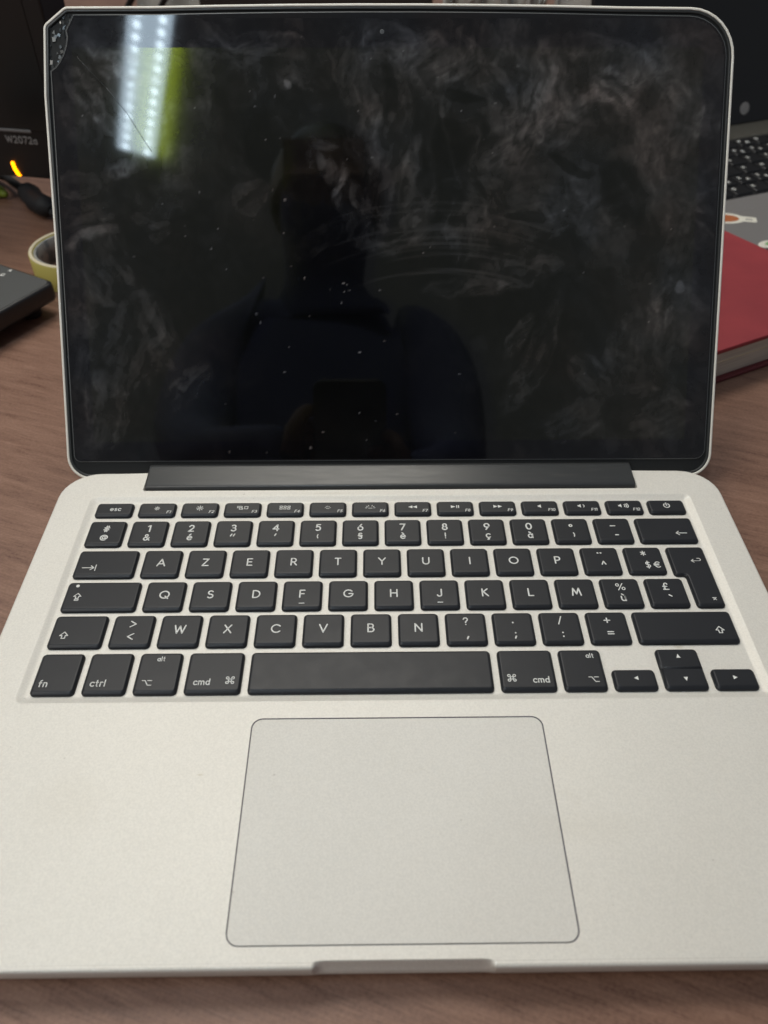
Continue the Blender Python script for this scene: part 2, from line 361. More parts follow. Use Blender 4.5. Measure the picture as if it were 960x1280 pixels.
 'dim2': (2.2, [[(.75,.2),(1.45,.2)]]+[[(1.1+.7*math.cos(R(a)), .3+.55*math.sin(R(a))), (1.1+.95*math.cos(R(a)), .3+.78*math.sin(R(a)))] for a in (0,35,65,115,145,180)]),
 'wave1': (.6, [arc(-.1,.5,.5,.5,48,-48,5)]),
 'wave3': (1.2, [arc(-.1,.5,.42,.4,48,-48,5), arc(-.1,.5,.75,.62,45,-45,6), arc(-.1,.5,1.08,.85,42,-42,6)]),
 'power': (1.1, [arc(.55,.5,.5,.5,125,415,14), [(.55,1.15),(.55,.5)]]),
 'clear': (.9, [[(0,.9),(.9,.9)], [(.1,.8),(.45,.5),(.8,.8)], [(.45,.5),(.1,.2)], [(.45,.5),(.8,.2)]]),
}
G['é'] = (.56, G['e'][1]+[[(.22,.86),(.38,1.02)]]); G['è'] = (.56, G['e'][1]+[[(.36,.86),(.18,1.02)]])
G['à'] = (.52, G['a'][1]+[[(.34,.86),(.14,1.02)]]); G['ù'] = (.46, G['u'][1]+[[(.30,.86),(.12,1.02)]])
G['ç'] = (.46, G['c'][1]+[[(.30,0),(.26,-.14),(.36,-.20),(.28,-.32),(.16,-.3)]])
FT = {'rew': [-1,-1], 'fwd': [1,1], 'left': [-1], 'right': [1]}
WS = 1.22                                    # stroke weight of all lettering
def put(mb, item, z):
    """item = (text or [glyph names], dx, dy, size[, weight])"""
    txt, dx, dy, size = item[:4]; wt = item[4] if len(item) > 4 else .145
    glyphs = list(txt) if isinstance(txt, str) else txt
    gap = .30
    def tri(pts):
        p = [(dx+x*size, dy+y*size) for x, y in pts]; n = len(p)
        a = sum(p[i][0]*p[(i+1) % n][1]-p[(i+1) % n][0]*p[i][1] for i in range(n))
        if a < 0: p = p[::-1]
        mb.add([(x, y, z-.02) for x, y in p]+[(x, y, z+.05) for x, y in p],
               [tuple(range(n, 2*n))]+[(i, (i+1) % n, n+(i+1) % n, n+i) for i in range(n)])
    g0 = glyphs[0]
    if g0 == 'T<': tri([(-.45,0),(.4,.45),(.4,-.45)]); return
    if g0 == 'T>': tri([(.45,0),(-.4,.45),(-.4,-.45)]); return
    if g0 == 'T^': tri([(0,.5),(-.4,-.4),(.4,-.4)]); return
    if g0 == 'Tv': tri([(0,-.5),(-.4,.4),(.4,.4)]); return
    if g0 == 'T<<':
        tri([(-1,0),(-.08,.42),(-.08,-.42)]); tri([(0,0),(.92,.42),(.92,-.42)]); return
    if g0 == 'T>>':
        tri([(1,0),(.08,.42),(.08,-.42)]); tri([(0,0),(-.92,.42),(-.92,-.42)]); return
    if g0 == 'T>|':
        tri([(.05,0),(-.95,.42),(-.95,-.42)])
        for q in (.25, .65): tri([(q,-.42),(q+.2,-.42),(q+.2,.42),(q,.42)])
        return
    if g0 == 'Tsp':
        tri([(-.5,.18),(-.25,.18),(.1,.5),(.1,-.5),(-.25,-.18),(-.5,-.18)]); return
    if g0 == 'dot':
        tri([(.5*math.cos(R(a)), .5*math.sin(R(a))) for a in range(0,360,30)]); return
    tot = sum(G[g][0] for g in glyphs)+gap*(len(glyphs)-1)
    x = dx-tot*size/2; sh = item[5] if len(item) > 5 else 0.
    for g in glyphs:
        wd, strokes = G[g]
        for st in strokes:
            pts = [(x+(px+sh*py)*size, dy+(py-.5)*size, z) for px, py in st]
            runs = [[pts[0]]]
            for i in range(1, len(pts)):
                runs[-1].append(pts[i])
                if i < len(pts)-1:
                    e1 = Vector(pts[i])-Vector(pts[i-1]); e2 = Vector(pts[i+1])-Vector(pts[i])
                    if e1.length > 1e-6 and e2.length > 1e-6 and e1.angle(e2) > R(42): runs.append([pts[i]])
            for rn in runs:
                if len(rn) > 1: mb.tube(rn, wt*WS*size/2, 6, 0, .35)
        x += (wd+gap)*size

# ---------------------------------------------------------------- table
TZ = -13.6
tb = MB(); tb.box(-1100, 1300, -700, 1750, TZ-28, TZ, 0, 2)
tag(tb.build('table', M['wood']), kind='structure')

# ---------------------------------------------------------------- the laptop
laptop = empty('laptop', (0, 108, TZ), 'open silver laptop with black keys and smudged dark screen, cracked at its top left corner', 'laptop')
INV = Vector((0, -108, -TZ))
def part(mb, name, m, parent=None, label=None):
    """mb in laptop world millimetres"""
    mb.v = [(a+INV.x, b+INV.y, c+INV.z) for a, b, c in mb.v] if parent is None else mb.v
    o = mb.build(name, m, parent or laptop)
    if label: o['label'] = label
    return o

# base: outline ccw from front-left, dense along the front for the thumb notch
YF = -2.9
front = [(-157, YF, 15)]
xs = [-32 + k*.5 for k in range(129)]
corners = [(-157, YF, 15)] + [(x, YF, 0) for x in xs] + [(157, YF, 15), (157, 215.6, 17), (117.6, 215.6, .6), (117.6, 202.7, .8), (-117.6, 202.7, .8), (-117.6, 215.6, .6), (-157, 215.6, 17)]
base_o = rpoly(corners, 8)
def smooth01(a): a = max(0., min(1., a)); return a*a*(3-2*a)
def notchf(x, y):
    if y > YF+.01: return 0.
    ax = abs(x)
    if ax >= 26.2: return 0.
    return math.sqrt(max(0., 1-max(0., (ax-22.4)/3.8)**2))
prof_n = [(1.75, 0.), (1.60, -.10), (1.46, -.035), (.75, -.13), (.35, -.34), (.08, -.75), (0., -1.25), (0., -3.), (.05, -5.5), (1.2, -8.0), (4.5, -10.4), (11., -11.6), (16., -11.8)]
prof_t = [(2.35, 0.), (2.25, -.08), (2.1, -.5), (1.9, -1.2), (1.7, -2.), (1.5, -2.8), (1.25, -3.6), (.9, -4.6), (.5, -6.2), (1.2, -8.2), (4.5, -10.4), (11., -11.6), (16., -11.8)]
loops = []
nf = [notchf(x, y) for x, y in base_o]
for (i0, z0), (i1, z1) in zip(prof_n, prof_t):
    ins = [i0+(i1-i0)*f for f in nf]
    # inside the hinge recess and its corners keep the bevel tight so that loops do not cross
    ins2 = []
    for (x, y), v in zip(base_o, ins):
        lim = .35 if (y > 200 and abs(x) < 119) else 99
        ins2.append(min(v, lim))
    pts = offset(base_o, ins2)
    loops.append([(x, y, z0+(z1-z0)*f) for (x, y), f in zip(pts, nf)])
well_o = rrect(-141.4, 141.4, 86.2, 198.4, 3.4, 6)
pad_o = rrect(-52.6, 52.6, 3.2, 79.2, 4.0, 6)
b = MB(); b.loft([L for L in loops[::-1]], 0, True); b.cap([loops[-1]], 0, False)
b.cap([loops[0], [(x, y, 0) for x, y in well_o][::-1], [(x, y, 0) for x, y in pad_o][::-1]], 0, True)
wl = [[(x, y, z) for x, y in offset(well_o, i)] for i, z in [(0,0),(.25,-.05),(.7,-.25),(1.6,-.66),(2.6,-1.1),(3.2,-1.3),(3.7,-1.35)]]
b.loft([L for L in wl], 0, True); b.cap([wl[-1]], 0, True)
pg = [[(x, y, z) for x, y in offset(pad_o, i)] for i, z in [(0,0),(.08,-.08),(.1,-.55)]]
b.loft(pg, 1, True); b.cap([pg[-1]], 1, True)
base = part(b, 'base', [M['alu'], M['groove']])
for x, y in ((-135, 18), (135, 18), (-135, 195), (135, 195)):
    q = MB(); q.solid([(x+8*math.cos(R(a)), y+8*math.sin(R(a))) for a in range(0,360,20)], [(1.2,TZ),(0,TZ+.5),(0,-11.5)])
    part(q, 'foot', M['rubber'])
# trackpad
q = MB(); q.solid(offset(pad_o, .38), [(0,-.6),(0,-.16),(.08,-.07),(.25,-.045),(.5,-.045)]); part(q, 'trackpad', M['alu_pad'])
# hinge cover
prof = [(217.2,-9),(203.4,-9),(203.0,-6),(203.1,-1.6),(203.2,.6),(203.5,1.25),(204.1,1.6),(205.4,1.85),(208,2.1),(211,2.4),(214,2.8),(216.4,3.0),(217.8,3.0)]
q = MB(); ends = [(-117.0,.55),(-116.7,.2),(-116.2,0),(116.2,0),(116.7,.2),(117.0,.55)]
cy, cz = 210.5, -4
q.loft([[(x, y+(cy-y)*k*.12, z+(cz-z)*k*.12) for y, z in prof] for x, k in ends], 0, True)
q.add([(ends[0][0], y+(cy-y)*.07, z+(cz-z)*.07) for y, z in prof], [tuple(range(len(prof)))]); q.add([(ends[-1][0], y+(cy-y)*.07, z+(cz-z)*.07) for y, z in prof], [tuple(range(len(prof)))[::-1]])
hc = part(q, 'hinge_cover', M['hinge'])

# ---- keys
P = 19.05; X0 = -14.5*P/2
KB = -1.36; KT = .38
mesh_cache = {}
def key_mesh(wd, dp, shape=None):
    k = (round(wd, 2), round(dp, 2), shape)
    if k in mesh_cache: return mesh_cache[k]
    hx, hy = wd/2, dp/2; r = 1.75
    if shape == 'enter':
        st = .25*P
        o = rpoly([(-hx+st,-hy,r),(hx,-hy,r),(hx,hy,r),(-hx,hy,r),(-hx,.35,r),(-hx+st,.35,1.2)], 4)
    elif shape == 'up':   o = rpoly([(-hx,-hy,0),(hx,-hy,0),(hx,hy,r),(-hx,hy,r)], 4)
    elif shape == 'down': o = rpoly([(-hx,-hy,r),(hx,-hy,r),(hx,hy,0),(-hx,hy,0)], 4)
    else: o = rpoly([(-hx,-hy,r),(hx,-hy,r),(hx,hy,r),(-hx,hy,r)], 4)
    mb = MB(); L = []
    for ins, z in [(0,KB),(0,-.55),(.25,-.2),(.55,.12),(.72,.30),(.95,KT-.01),(1.3,KT)]:
        pts = offset(o, ins)
        ext = {0:0}.get(ins, ins)
        f = .85*min(1, ins/.9)                      # the front flank is broader than the others
        fy = f if shape != 'up' else .1
        def yj(y):                                  # the two half keys meet with hardly a gap
            if shape == 'up' and y < 0 and ins > 0: return y-ins*.55*max(0., -y/hy)
            if shape == 'down' and y > 0 and ins > 0: return y+ins*.80*max(0., y/hy)
            return y
        if shape == 'up': fy = f*.35
        hh = [(x, yj(y) + (fy*max(0., (hy*.2-y)/(hy*1.2))), z) for x, y in pts]
        L.append(hh)
    mb.loft(L, 0, True); mb.cap([L[-1]], 0, True)
    me = mb.mesh('key'); me.materials.append(M['key']); mesh_cache[k] = me; return me
def key(x0, x1, y0, y1, label, items, shape=None):
    me = key_mesh(x1-x0, y1-y0, shape)
    o = bpy.data.objects.new('key', me); C.objects.link(o); o.parent = laptop
    o.location = ((x0+x1)/2*S, ((y0+y1)/2-108)*S, -TZ*S); o['label'] = label
    if items:
        mb = MB()
        for it in items: put(mb, it, KT+.012)
        me2 = mb.mesh('legend'); me2.materials.append(M['legend'])
        l = bpy.data.objects.new('legend', me2); C.objects.link(l); l.parent = o
    return o
rowy = {'F': (185.0, 194.0), 'N': (166.3, 182.0), 'T': (147.8, 163.6), 'C': (129.5, 145.3), 'S': (111.2, 127.3), 'B': (89.8, 108.6)}
def ukey(row, u, wu, label, items, shape=None, half=None):
    y0, y1 = rowy[row]
    if half == 'low': y1 = y0+9.4
    if half == 'high': y0 = y0+9.42
    return key(X0+u*P+1.3, X0+(u+wu)*P-1.3, y0, y1, label, items, shape)
TOPY = .45
# function row
fk = [('escape key', [('esc', 0.6, .15, 2.3, .16)]),
      ('F1 key with small sun', [(['sun1'], 0, .35, 2.3, .14), ('F1', 5.6, -2.0, 1.5, .17, .2)]),
      ('F2 key with large sun', [(['sun2'], 0, .35, 2.3, .14), ('F2', 5.6, -2.0, 1.5, .17, .2)]),
      ('F3 key with window symbols', [(['miss'], 0, .35, 2.1, .14), ('F3', 5.6, -2.0, 1.5, .17, .2)]),
      ('F4 key with grid of squares', [(['pad'], 0, .35, 2.1, .13), ('F4', 5.6, -2.0, 1.5, .17, .2)]),
      ('F5 key with dim light symbol', [(['dim1'], 0, .35, 2.5, .11), ('F5', 5.6, -2.0, 1.5, .17, .2)]),
      ('F6 key with bright light symbol', [(['dim2'], 0, .35, 2.3, .13), ('F6', 5.6, -2.0, 1.5, .17, .2)]),
      ('F7 key with rewind arrows', [(['T<<'], 0, .35, 2.1), ('F7', 5.6, -2.0, 1.5, .17, .2)]),
      ('F8 key with play and pause', [(['T>|'], 0, .35, 2.1), ('F8', 5.6, -2.0, 1.5, .17, .2)]),
      ('F9 key with forward arrows', [(['T>>'], 0, .35, 2.1), ('F9', 5.6, -2.0, 1.5, .17, .2)]),
      ('F10 key with speaker', [(['Tsp'], .2, .35, 2.4), ('F10', 5.1, -2.0, 1.5, .17, .2)]),
      ('F11 key with quiet speaker', [(['Tsp'], -.9, .35, 2.4), (['wave1'], .7, .35, 2.2, .16), ('F11', 5.1, -2.0, 1.5, .17, .2)]),
      ('F12 key with loud speaker', [(['Tsp'], -1.7, .35, 2.4), (['wave3'], .9, .35, 2.4, .15), ('F12', 5.1, -2.0, 1.5, .17, .2)]),
      ('power key', [(['power'], 0, .3, 2.7, .16)])]
PF = (14.5*P)/14
for i, (lb, it) in enumerate(fk):
    x0 = X0+i*PF+1.3; y0, y1 = rowy['F']; key(x0, x0+PF-2.6, y0, y1, lb, it)
def two(a, b_, sa=3.7, sb=3.5, ya=2.5, yb=-3.0, xb=0.):
    return [(a, 0, ya, sa, .17), (b_, xb, yb, sb, .16)]
num = [('hash and at key', two('#', '@', 3.4, 3.3)), ('1 and ampersand key', two('1', '&')), ('2 and e acute key', two('2', 'é')), ('3 and quote key', two('3', '"', yb=-3.1)),
       ('4 and apostrophe key', two('4', "'", yb=-3.1)), ('5 and bracket key', two('5', '(', sb=2.8)), ('6 and section key', two('6', ['S_'], sb=3.4)), ('7 and e grave key', two('7', 'è')),
       ('8 and exclamation key', two('8', '!', sb=3.1)), ('9 and c cedilla key', two('9', 'ç', yb=-2.7)), ('0 and a grave key', two('0', 'à')), ('degree and bracket key', [(['o_'], 0, 1.7, 3.6, .15), (')', .6, -3.0, 2.8, .16)]),
       ('underscore and hyphen key', [('_', 0, 2.8, 3.6, .14), ('-', .8, -2.9, 3.6, .15)])]
for i, (lb, it) in enumerate(num): ukey('N', i, 1, lb, it)
ukey('N', 13, 1.5, 'wide backspace key', [(['back'], 6.2, -2.4, 2.8, .13)])
ukey('T', 0, 1.5, 'wide tab key', [(['tab'], -6.6, -2.6, 3.1, .12)])
for i, ch in enumerate('AZERTYUIOP'): ukey('T', 1.5+i, 1, ch+' key', [(ch, 0, .1, 3.75, .15)])
ukey('T', 11.5, 1, 'circumflex key', [('~', 0, 1.9, 3.6, .2), ('^', .7, -2.4, 3.2, .15)])
ukey('T', 12.5, 1, 'dollar and euro key', [('*', 0, 3.2, 3.5, .12), ('$', .6, -3.0, 3.4, .13), (['E_'], 4.5, -3.0, 3.4, .13)])
key(X0+13.5*P+1.3, X0+14.5*P-1.3, rowy['C'][0], rowy['T'][1], 'L-shaped return key', [(['enter'], 3.0, 8.6, 2.3, .13), (['clear'], 4.4, -13.2, 1.7, .15)], 'enter')
ukey('C', 0, 1.75, 'caps lock key', [(['dot'], -11.0, 5.4, 1.5), (['caps'], -9.8, -.9, 2.5, .13)])
for i, ch in enumerate('QSDFGHJKLM'):
    it = [(ch, 0, .3, 3.75, .15)]
    if ch in 'FJ': it.append(('_', 0, -4.4, 3.6, .10))
    ukey('C', 1.75+i, 1, ch+' key', it)
ukey('C', 11.75, 1, 'percent and u grave key', [('%', 0, 2.9, 3.5, .11), ('ù', 0, -2.9, 3.5, .15)])
ukey('C', 12.75, 1, 'pound and grave accent key', [(['P_'], 0, 3.0, 3.5, .14), ('`', .8, -3.5, 3.6, .15)])
ukey('S', 0, 1.25, 'left shift key', [(['shift'], -5.0, -2.3, 2.7, .13)])
ukey('S', 1.25, 1, 'angle bracket key', [('>', 0, 3.2, 3.5, .13), ('<', 0, -3.0, 3.5, .13)])
for i, ch in enumerate('WXCVBN'): ukey('S', 2.25+i, 1, ch+' key', [(ch, 0, .4, 3.8, .145)])
ukey('S', 8.25, 1, 'question and comma key', [('?', 0, 3.4, 3.4, .14), (',', .3, -3.0, 3.5, .18)])
ukey('S', 9.25, 1, 'full stop and semicolon key', [('.', 0, 4.2, 3.4, .2), (';', .3, -3.0, 3.4, .17)])
ukey('S', 10.25, 1, 'slash and colon key', [('/', 0, 3.5, 3.4, .13), (':', .3, -3.0, 3.4, .19)])
ukey('S', 11.25, 1, 'plus and equals key', [('+', 0, 3.3, 3.6, .13), ('=', .3, -3.0, 3.6, .13)])
ukey('S', 12.25, 2.25, 'long right shift key', [(['shift'], 13.3, -2.0, 2.7, .13)])
ukey('B', 0, 1, 'fn key', [('fn', -4.0, -4.6, 2.7, .15)])
ukey('B', 1, 1, 'control key', [('ctrl', -2.6, -4.6, 2.7, .15)])
ukey('B', 2, 1, 'left option key', [('alt', 0.2, 6.2, 1.9, .15), (['opt'], -3.4, -4.6, 2.4, .13)])
ukey('B', 3, 1.25, 'left command key', [('cmd', -4.2, -4.4, 2.5, .15), (['cmd'], 6.4, -3.9, 2.9, .12)])
ukey('B', 4.25, 5, 'space bar', None)
ukey('B', 9.25, 1.25, 'right command key', [(['cmd'], -6.2, -3.9, 2.9, .12), ('cmd', 4.8, -4.6, 2.5, .15)])
ukey('B', 10.5, 1, 'right option key', [('alt', 3.8, 6.2, 1.9, .15), (['opt'], 3.4, -4.6, 2.4, .13)])
ukey('B', 11.5, 1, 'left arrow key', [(['T<'], .4, .4, 1.9)], None, 'low')
ukey('B', 12.5, 1, 'up arrow key', [(['T^'], 0, .9, 2.0)], 'up', 'high')
ukey('B', 12.5, 1, 'down arrow key', [(['Tv'], .2, -.1, 2.0)], 'down', 'low')
ukey('B', 13.5, 1, 'right arrow key', [(['T>'], 0, .4, 1.9)], None, 'low')

# ---- lid: local x, local y up the lid, local z out of the screen
TH = .95445
sm01 = smooth01
lid_corners = [(-157.0, -3.2, 11), (157.0, -3.2, 11), (157.2, 100, 0), (157.1, 209.2, 21)]
lid_corners += [(x, 208.9+2.0*(1-(x/135)**2), 0) for x in (105, 75, 45, 15, -15, -45, -75, -105)]
lid_corners += [(-145.2, 209.5, 4), (-155.2, 201.8, 4), (-156.8, 172, 0), (-156.2, 100, 0)]
lid_o = rpoly(lid_corners, 8)
q = MB()
pr = [(1.18,-.75),(1.16,.10),(1.05,.24),(.75,.28),(.35,.22),(.05,-.05),(0,-.5),(.05,-2.2),(.7,-3.6),(2.4,-4.6),(6,-5.2)]
L = [[(x, y, z) for x, y in offset(lid_o, i)] for i, z in pr]
q.loft(L[::-1], 0, True); q.cap([L[-1]], 0, False); q.cap([L[0]], 1, True)
M['floor'] = mat('black_display_frame', (.016, .017, .017), .7, 0, .3)
lid = link('lid', q.mesh('lid'), None, laptop, [M['alu_rim'], M['floor']])
lid.location = (0, (215.64-108)*S, -TZ*S); lid.rotation_euler = (TH, 0, 0)
q = MB(); pr = [(1.22,-.7),(1.28,.0),(1.6,.08),(2.1,.08),(2.3,.0),(2.4,-.7)]
L = [[(x, y, z) for x, y in offset(lid_o, i)] for i, z in pr]; q.loft(L, 0, True)
q.build('gasket', M['gasket'], lid)
# glass outline with the broken corner
def chip_curve(): return [(-141.6,206.2),(-143.6,202.6),(-145.4,199.6),(-145.0,196.6),(-145.6,193.4),(-147.0,189.6),(-149.0,186.4),(-151.0,184.0),(-153.3,182.4)]
gl_c = [(-153.6, 5.2, 3.5), (153.8, 5.2, 5), (153.7, 205.6, 18)]
gl_c += [(x, 205.5+2.0*(1-(x/135)**2), 0) for x in (105, 75, 45, 15, -15, -45, -75, -105)]
gl_c += [(a, b_, 0) for a, b_ in chip_curve()]
gl_o = rpoly(gl_c, 8)
# smudge map, painted as greasy strokes on a fine grid (float attribute)
NX, NY = 460, 305; gx0, gx1, gy0, gy1 = -152.6, 152.6, 6.2, 204.6
X, Y = np.meshgrid(np.linspace(gx0, gx1, NX), np.linspace(gy0, gy1, NY))
def vnoise(x, y, seed):
    r_ = np.random.default_rng(seed); g_ = r_.random((257, 257))
    xi = np.floor(x).astype(int); yi = np.floor(y).astype(int); fx = x-xi; fy = y-yi
    fx = fx*fx*(3-2*fx); fy = fy*fy*(3-2*fy); a = lambda i, j: g_[(yi+j) % 256, (xi+i) % 256]
    return (a(0,0)*(1-fx)+a(1,0)*fx)*(1-fy)+(a(0,1)*(1-fx)+a(1,1)*fx)*fy
def fbm(x, y, seed, oc=5, gain=.55):
    s_ = 0; am = 1; t_ = 0
    for o_ in range(oc): s_ = s_+am*vnoise(x*2**o_, y*2**o_, seed+o_); t_ += am; am *= gain
    return s_/t_
def sm(a, lo, hi): u = np.clip((a-lo)/(hi-lo), 0, 1); return u*u*(3-2*u)
WX = X+14*(fbm(X/28, Y/28, 50)-.5); WY = Y+14*(fbm(X/28, Y/28, 60)-.5)
def blob(cx, cy, rx, ry, ang=0., soft=.5):
    c_, s_ = math.cos(R(ang)), math.sin(R(ang)); u = ((WX-cx)*c_+(WY-cy)*s_)/rx; v_ = (-(WX-cx)*s_+(WY-cy)*c_)/ry
    d_ = np.sqrt(u*u+v_*v_); return 1-sm(d_, 1-soft, 1.0)
# overall film: stronger at the top and towards the edges, cleaner in the middle
film = .10+.26*sm(Y, 70, 200)+.30*sm(np.abs(X), 60, 150)+.16*sm(X, 20, 110)-.10*blob(-30, 70, 80, 75, 0, .9)
a_x = WX*.82+WY*.57; a_y = -WX*.57+WY*.82
stain = sm(fbm(WX/24, WY/26, 1), .50, .68); fine = .5*sm(fbm(a_x/5, a_y/8, 20, 5, .62), .42, .74)+.5*sm(fbm(WX/3.2, WY/3.8, 24, 4, .6), .40, .72); streak = fbm(a_x/4, a_y/22, 30, 4)
SM = film*(.42+.40*stain)*(.55+.5*fine)
def wipe(cx, cy, rx, ry, an, a, soft=.3, f_=1.): 
    global SM
    t_ = R(an+rng.normal(0, 8)); u_ = (WX-cx)*math.cos(t_)+(WY-cy)*math.sin(t_); v_ = -(WX-cx)*math.sin(t_)+(WY-cy)*math.cos(t_)
    k_ = int(rng.integers(100, 9000)); long_u = rx > ry
    st_ = fbm(u_/(15 if long_u else 2.8)+50, v_/(2.8 if long_u else 15)+50, k_, 3, .55)   # striations along the stroke
    lift = .35+.65*sm(fbm(u_/4+9, v_/4+9, k_+7, 3), .36, .52)                      # where the finger lifted the film again
    SM = SM + blob(cx, cy, rx, ry, an, soft)*a*(.25+1.25*sm(st_, .30, .72))*lift*(1-.35*f_+.35*f_*fine*1.6)
# finger wipes: overlapping pads with a crisp lower edge
for k in range(95):
    cx = rng.uniform(-150, 150); cy = 204-abs(rng.normal(0, 62)); 
    if cy < 12: continue
    if abs(cx+30) < 70 and cy < 120 and rng.random() < .85: continue
    rx = rng.uniform(3, 10); ry = rng.uniform(5, 15); an = rng.normal(-10, 55)
    wipe(cx, cy, rx, ry, an, rng.uniform(.05, .22), rng.uniform(.10, .4))
wipe(-150, 192, 9, 8, 0, .20, .7); wipe(-128, 180, 8, 22, 30, .22, .3); wipe(-143, 160, 12, 14, 10, .30, .6); wipe(-125, 142, 14, 5, 15, .38, .6)
wipe(-137, 108, 20, 4, 22, .42, .6); wipe(-138, 118, 15, 10, 15, .20, .4); wipe(-146, 60, 9, 60, 0, .26, .8)
wipe(-80, 196, 14, 9, -10, .26, .4); wipe(-68, 186, 10, 6, 30, .30, .4); wipe(-48, 181, 4.5, 8, -25, .60, .5); wipe(-48, 178, 2.2, 3.2, 20, .9, .5)
wipe(-24, 133, 4.5, 14, -12, .75, .7); wipe(-30, 140, 6, 9, 20, .3, .5); wipe(-22, 122, 6, 8, 0, .35, .6); wipe(-33, 152, 12, 4, 0, .35, .7)
for cx, cy, rx, ry, an, a in [(-8,178,8,30,5,.26),(6,160,7,34,-4,.24),(20,184,10,22,15,.26),(34,150,8,30,8,.24),(55,190,9,20,-20,.28),(62,158,12,26,-8,.30),
                             (84,178,16,18,20,.26),(100,168,16,9,-28,.34),(48,128,12,22,14,.22),(-4,128,10,24,-10,.22),(75,130,20,18,0,.18),(120,150,18,36,-10,.16),
                             (136,90,14,50,0,.16),(134,73,2.6,6,-30,.55),(128,80,4,6,10,.35),(140,86,3,4,0,.4),(96,47,10,12,30,.26),(110,56,11,6,-20,.24),(118,40,14,5,-10,.22),
                             (70,55,9,34,-25,.20),(60,66,5,14,-28,.26),(40,88,26,6,4,.30),(62,96,24,9,8,.26),(12,108,26,5,4,.26),(-110,70,9,22,28,.22),(-96,42,10,16,-30,.24)]:
    wipe(cx, cy, rx, ry, an, a, .35)
# broad greasy pads with a crisp side, browner and larger in the upper part
for cx, cy, rx, ry, an, a in [(-118,188,17,9,-25,.22),(-140,172,9,16,12,.26),(-88,180,9,20,10,.16),(-60,196,20,7,-6,.26),(-36,186,12,12,20,.18),(2,190,16,12,0,.24),(-12,160,12,26,8,.22),
        (14,132,9,30,-4,.26),(30,186,14,10,30,.22),(46,172,10,22,12,.26),(66,176,11,24,-12,.28),(58,152,16,14,24,.24),(80,160,18,12,35,.24),(104,174,15,12,-35,.42),(90,192,22,7,-8,.18),
        (120,186,16,10,20,.14),(132,160,12,30,0,.14),(70,118,20,10,12,.20),(36,112,14,18,-16,.22),(104,120,20,14,20,.13),(-132,96,15,18,30,.22),(-122,60,16,26,-15,.18),(-138,30,12,20,0,.24),
        (118,60,18,24,10,.16),(132,24,18,12,0,.18),(88,26,16,12,14,.14),(-20,186,7,11,0,.20)]:
    wipe(cx, cy, rx, ry, an, a*1.15, rng.uniform(.10, .35), .85)
# curved wipe lines
for k in range(26):
    cx, cy = 25+rng.normal(0, 3), 30+rng.normal(0, 2); rad = 62+k*1.3+rng.normal(0, .5)
    d_ = np.abs(np.hypot((X-cx)*.75, Y-cy)-rad); an_ = np.degrees(np.arctan2(Y-cy, X-cx)); a0 = rng.uniform(45, 75); a1 = a0+rng.uniform(20, 60)
    SM += (1-sm(d_, .1, .9))*sm(an_, a0, a0+8)*(1-sm(an_, a1, a1+8))*rng.uniform(.03, .14)
# dark (clean) marks where a finger lifted the film
for cx, cy, rx, ry, an in [(35,170,9,3,-15),(30,150,11,13,0),(85,142,3,14,60),(64,118,12,3,4),(18,140,5,16,0),(-60,150,10,20,0),(110,130,14,20,30),(0,175,6,14,0)]:
    SM *= 1-.7*blob(cx, cy, rx, ry, an, .4)
# specks of dust and dried droplets
for k in range(85):
    cx = rng.uniform(-150, 150); cy = rng.uniform(8, 203) if k % 3 else rng.uniform(80, 180); 
    if k < 55: cx = rng.normal(-35, 40)
    rr = rng.uniform(.22, .45)*(1.7 if rng.random() < .10 else 1)
    i0 = int((cx-gx0)/(gx1-gx0)*(NX-1)); j0 = int((cy-gy0)/(gy1-gy0)*(NY-1)); sl = (slice(max(0,j0-4), j0+5), slice(max(0,i0-4), i0+5))
    d_ = np.hypot((X[sl]-cx)*rng.uniform(.6,1.2), Y[sl]-cy); SM[sl] = np.maximum(SM[sl], (1-sm(d_, rr*.5, rr*1.4))*rng.uniform(.4, 2.0))
SM = np.where(SM < .8, SM*(.72+.35*SM), SM); SM = np.clip(SM, 0, 3)
q = MB(); L = [[(x, y, z) for x, y in offset(gl_o, i)] for i, z in [(0,-.7),(0,-.12),(.12,.02),(.45,.06),(.7,.06)]]
q.loft(L[:4], 1, True); q.loft(L[3:], 0, True); q.cap([L[-1]], 0, True)
nb = len(q.v)
# point-in-outline test for grid vertices
po = np.array(offset(gl_o, .9)); inside = np.zeros(X.shape, bool); px, py = X, Y
for i in range(len(po)):
    xa, ya = po[i-1]; xb, yb = po[i]
    if ya == yb: continue
    cr = ((ya > py) != (yb > py)) & (px < (xb-xa)*(py-ya)/(yb-ya)+xa); inside ^= cr
idx = -np.ones(X.shape, int); idx[inside] = nb+np.arange(inside.sum())
gv = np.stack([X[inside], Y[inside], np.full(inside.sum(), .075)], 1)
ok = inside[:-1,:-1] & inside[1:,:-1] & inside[:-1,1:] & inside[1:,1:]
fa = np.stack([idx[:-1,:-1][ok], idx[:-1,1:][ok], idx[1:,1:][ok], idx[1:,:-1][ok]], 1)
q.v += [tuple(r_) for r_ in gv.tolist()]; q.f += [tuple(r_) for r_ in fa.tolist()]; q.m += [0]*len(fa); q.sm += [False]*len(fa)
me = q.mesh('screen_glass'); at = me.attributes.new('smudge', 'FLOAT', 'POINT')
vals = np.full(len(q.v), .12); vals[nb:] = SM[inside]; at.data.foreach_set('value', vals.astype(np.float32))
